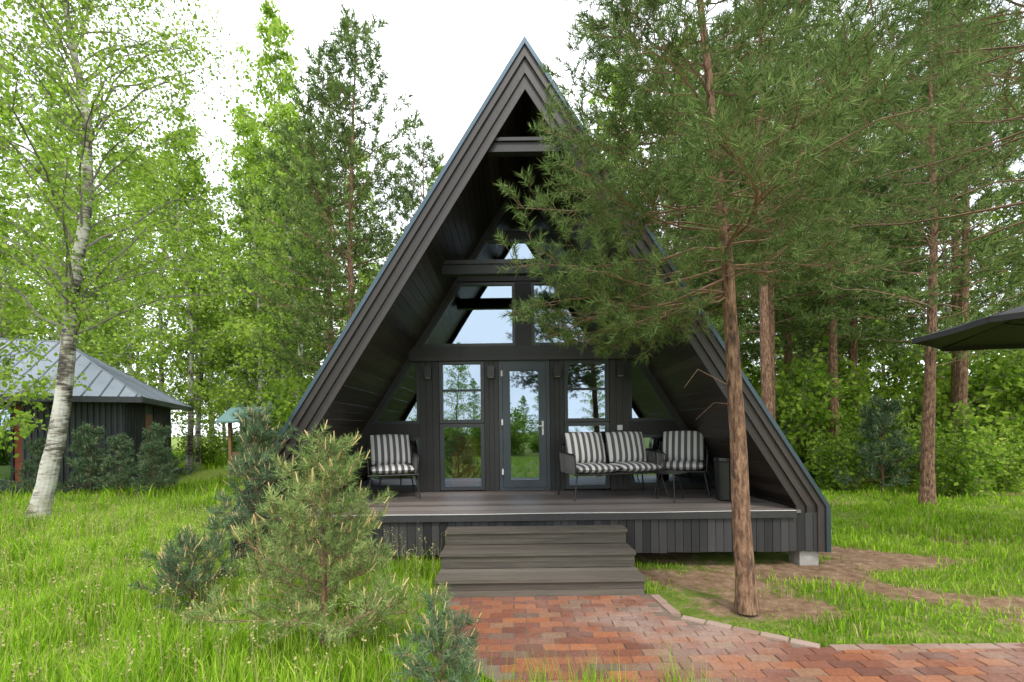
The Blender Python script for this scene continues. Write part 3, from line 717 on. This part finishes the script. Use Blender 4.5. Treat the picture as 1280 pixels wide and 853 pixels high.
tube(mb,[[0,0,0],[0,0,.02],[0,0,.5],[0,0,.52]],[.10,.115,.125,.13],20,0,True); tube(mb,[[0,0,.522],[0,0,.56],[0,0,.575]],[.135,.125,.05],20,0,True)
o=mb.build('bin_body',[M_bmetal]); o.parent=bn

# ------------------------------------------------------------------ umbrella
cx,cy=7.4,5.9; um=empty('patio_umbrella',(cx,cy,0)); mb=MB()
top=np.array([cx,cy,3.42]); corners=[]
for k in range(8):
    a=math.pi+.2+k*math.pi/4; r=1.85; corners.append(np.array([cx+r*math.cos(a),cy+r*math.sin(a),2.86]))
for k in range(8):
    a,b=corners[k],corners[(k+1)%8]; ns=6
    P=[];
    for i in range(ns+1):
        u=i/ns
        for j in range(ns+1):
            w=j/ns; e=a*(1-w)+b*w; p=top*(1-u)+e*u; sag=.05*math.sin(math.pi*w)*u; p=p-np.array([0,0,.04*math.sin(math.pi*u)])
            p=p-nrm(np.array([e[0]-cx,e[1]-cy,0]))*sag*1.2
            P.append(p)
    F=[[i*(ns+1)+j,i*(ns+1)+j+1,(i+1)*(ns+1)+j+1,(i+1)*(ns+1)+j] for i in range(ns) for j in range(ns)]
    mb.add(P,F,0)
    e=[P[ns*(ns+1)+j] for j in range(ns+1)]; V=e+[p-np.array([0,0,.07]) for j,p in enumerate(e)]
    mb.add(V,[[j,j+1,j+ns+2,j+ns+1] for j in range(ns)],0)
    tube(mb,[top-np.array([0,0,.06]),a-np.array([0,0,.02])],.012,6,1); 
    m_=top*.45+a*.55-np.array([0,0,.05]); tube(mb,[m_,np.array([cx,cy,2.75])],.009,6,1)
tube(mb,[[cx,cy,2.5],[cx,cy,3.5]],.03,10,1,True)
tube(mb,[[cx,cy,3.5],[cx+.9,cy+.3,3.7],[cx+2.2,cy+.7,3.2]],.035,10,1); tube(mb,[[cx+2.2,cy+.7,0],[cx+2.2,cy+.7,3.4]],.045,12,1,True); box(mb,cx+1.8,cx+2.6,cy+.3,cy+1.1,0,.08,1)
mb.build('canopy_and_frame',[M_umb,M_bmetal],parent=um)

# ------------------------------------------------------------------ neighbouring house
nb_=empty('metal_roof_house',(-14,15,0))
P0=np.array([-11.4,14.2]); dl=np.array([-.918,-.397]); db=np.array([-.397,.918])
def W(l,b,z): q=P0+dl*l+db*b; return [q[0],q[1],z]
def lbox(mb,l0,l1,b0,b1,z0,z1,m=0): mb.add([W(l0,b0,z0),W(l0,b1,z0),W(l1,b1,z0),W(l1,b0,z0),W(l0,b0,z1),W(l0,b1,z1),W(l1,b1,z1),W(l1,b0,z1)],BF,m)
LN=12.; DP=6.
mb=MB(); lbox(mb,.3,LN-.3,1.6,DP-.3,.15,2.7,0); lbox(mb,.3,2.6,.3,1.6,.15,2.7,0)
l=.3
while l<2.6: lbox(mb,l,l+.05,.26,.3,.2,2.7,0); l+=.14
b=.3
while b<DP-.3: 
    if not 2.3<b<3.3: lbox(mb,.26,.3,b,b+.05,.2,2.7,0)
    b+=.14
lbox(mb,-.05,LN,-.1,DP,.0,.2,0)
mb.build('ribbed_walls',[M_rib],parent=nb_)
mb=MB(); lbox(mb,.27,.29,2.4,3.2,.2,2.3,0); lbox(mb,4.9,5.3,1.57,1.6,.2,2.5,0); lbox(mb,2.61,2.65,.4,1.6,.2,2.6,0); lbox(mb,3.0,3.3,1.56,1.6,.2,2.5,0)
mb.build('red_panels',[M_red],parent=nb_)
mb=MB(); lbox(mb,3.35,4.85,1.56,1.59,.25,2.4,0); mb.build('glass_door',[M_glass],parent=nb_)
mb=MB()
for l in(3.32,4.1,4.86): lbox(mb,l,l+.06,1.53,1.6,.2,2.45,0)
for l in (3.5,7.5,11): lbox(mb,l,l+.12,.05,.17,.2,2.65,0)
mb.build('posts',[M_rib],parent=nb_)
mb=MB(); o_=.35; ze=2.72; zr=4.75; e0,e1,e2,e3=W(-o_,-o_,ze),W(LN+o_,-o_,ze),W(LN+o_,DP+o_,ze),W(-o_,DP+o_,ze); r0,r1=W(2.7,DP/2,zr),W(LN-2.7,DP/2,zr)
V=[e0,e1,e2,e3,r0,r1]; mb.add(V,[[1,0,4,5],[3,2,5,4]],0); mb.add(V,[[0,3,4],[2,1,5]],0)
lbox(mb,-o_,LN+o_,-o_-.02,-o_+.0,ze-.17,ze-.005,1); lbox(mb,-o_-.02,-o_,-o_,DP+o_,ze-.17,ze-.005,1); lbox(mb,-o_+.01,LN+o_,-o_+.01,DP+o_-.01,ze-.1,ze-.06,1)
def seam(a,b): tube(mb,[np.array(a)+[0,0,.012],np.array(b)+[0,0,.012]],.02,4,0)
l=-.2
while l<LN+.2:
    f=min(1,max(0,(l+o_)/(2.7+o_))); f=min(f,max(0,(LN+o_-l)/(2.7+o_)))
    seam(W(l,-o_,ze),W(l,-o_+(DP/2+o_)*f,ze+(zr-ze)*f)); l+=.42
b_=-.1
while b_<DP+.2:
    f=min(1,(b_+o_)/(DP/2+o_),(DP+o_-b_)/(DP/2+o_)); seam(W(-o_,b_,ze),W(-o_+(2.7+o_)*f,b_,ze+(zr-ze)*f)); b_+=.42
tube(mb,[e0,r0,r1,e1],.03,5,0); tube(mb,[e3,r0],.03,5,0)
mb.build('hip_roof',[M_roofm,M_rib],parent=nb_)
we=empty('garden_well',(-9.9,18.4,0)); mb=MB(); x,y=-9.9,18.4
for sx in(-.75,.75):
    for sy in(-.5,.5): box(mb,x+sx-.05,x+sx+.05,y+sy-.05,y+sy+.05,0,2.1,0)
box(mb,x-.7,x+.7,y-.45,y+.45,0,.9,0)
for s in(-1,1): hexa(mb,[[x-1.05,y+s*.95,2.0],[x+1.05,y+s*.95,2.0],[x+1.0,y+s*.02,2.55],[x-1.0,y+s*.02,2.55],[x-1.05,y+s*.95,2.06],[x+1.05,y+s*.95,2.06],[x+1.0,y+s*.02,2.61],[x-1.0,y+s*.02,2.61]],1)
mb.build('well_body',[M_int,M_teal],parent=we)

# ------------------------------------------------------------------ light
w=bpy.data.worlds.new("World"); sc.world=w; w.use_nodes=True; nt=w.node_tree; nt.nodes.clear(); L=nt.links.new
el,rot=math.radians(55),math.radians(165)
sky=N(nt,'ShaderNodeTexSky',sky_type='NISHITA'); sky.sun_disc=False; sky.sun_elevation=el; sky.sun_rotation=rot
tc=N(nt,'ShaderNodeTexCoord'); mp=N(nt,'ShaderNodeMapping'); mp.inputs['Scale'].default_value=(1,1,2.2); L(tc.outputs['Generated'],mp.inputs[0])
no=N(nt,'ShaderNodeTexNoise'); no.inputs['Scale'].default_value=2.2; no.inputs['Detail'].default_value=6; L(mp.outputs[0],no.inputs[0])
cf=ramp(nt,no.outputs[0],[(.30,(.5,.5,.5)),(.55,(1,1,1))])
mx=N(nt,'ShaderNodeMix',data_type='RGBA'); L(cf,mx.inputs[0]); L(sky.outputs[0],mx.inputs[6]); mx.inputs[7].default_value=(18.0,18.6,19.4,1)
bg=N(nt,'ShaderNodeBackground'); bg.inputs[1].default_value=.14; L(mx.outputs[2],bg.inputs[0]); ow=N(nt,'ShaderNodeOutputWorld'); L(bg.outputs[0],ow.inputs[0])
sd=bpy.data.lights.new('sun','SUN'); sd.energy=2.4; sd.angle=math.radians(10); sd.color=(1,.95,.86)
so=bpy.data.objects.new('sun',sd); sc.collection.objects.link(so)
dirv=Vector((math.sin(rot)*math.cos(el),math.cos(rot)*math.cos(el),math.sin(el))); so.rotation_euler=dirv.to_track_quat('Z','Y').to_euler(); so.location=(0,0,20)

# ------------------------------------------------------------------ camera
cd=bpy.data.cameras.new('camera'); cam=bpy.data.objects.new('camera',cd); sc.collection.objects.link(cam); sc.camera=cam
cd.sensor_width=36; cd.lens=16.65; cd.shift_y=.087; cd.clip_end=1500; cd.clip_start=.05
cam.location=(0,0,1.6); cam.rotation_euler=(Matrix.Rotation(math.radians(90),3,'X')@Matrix.Rotation(math.radians(-.7),3,'Z')).to_euler()
sc.view_settings.view_transform='Standard'; sc.view_settings.look='None'; sc.view_settings.exposure=0
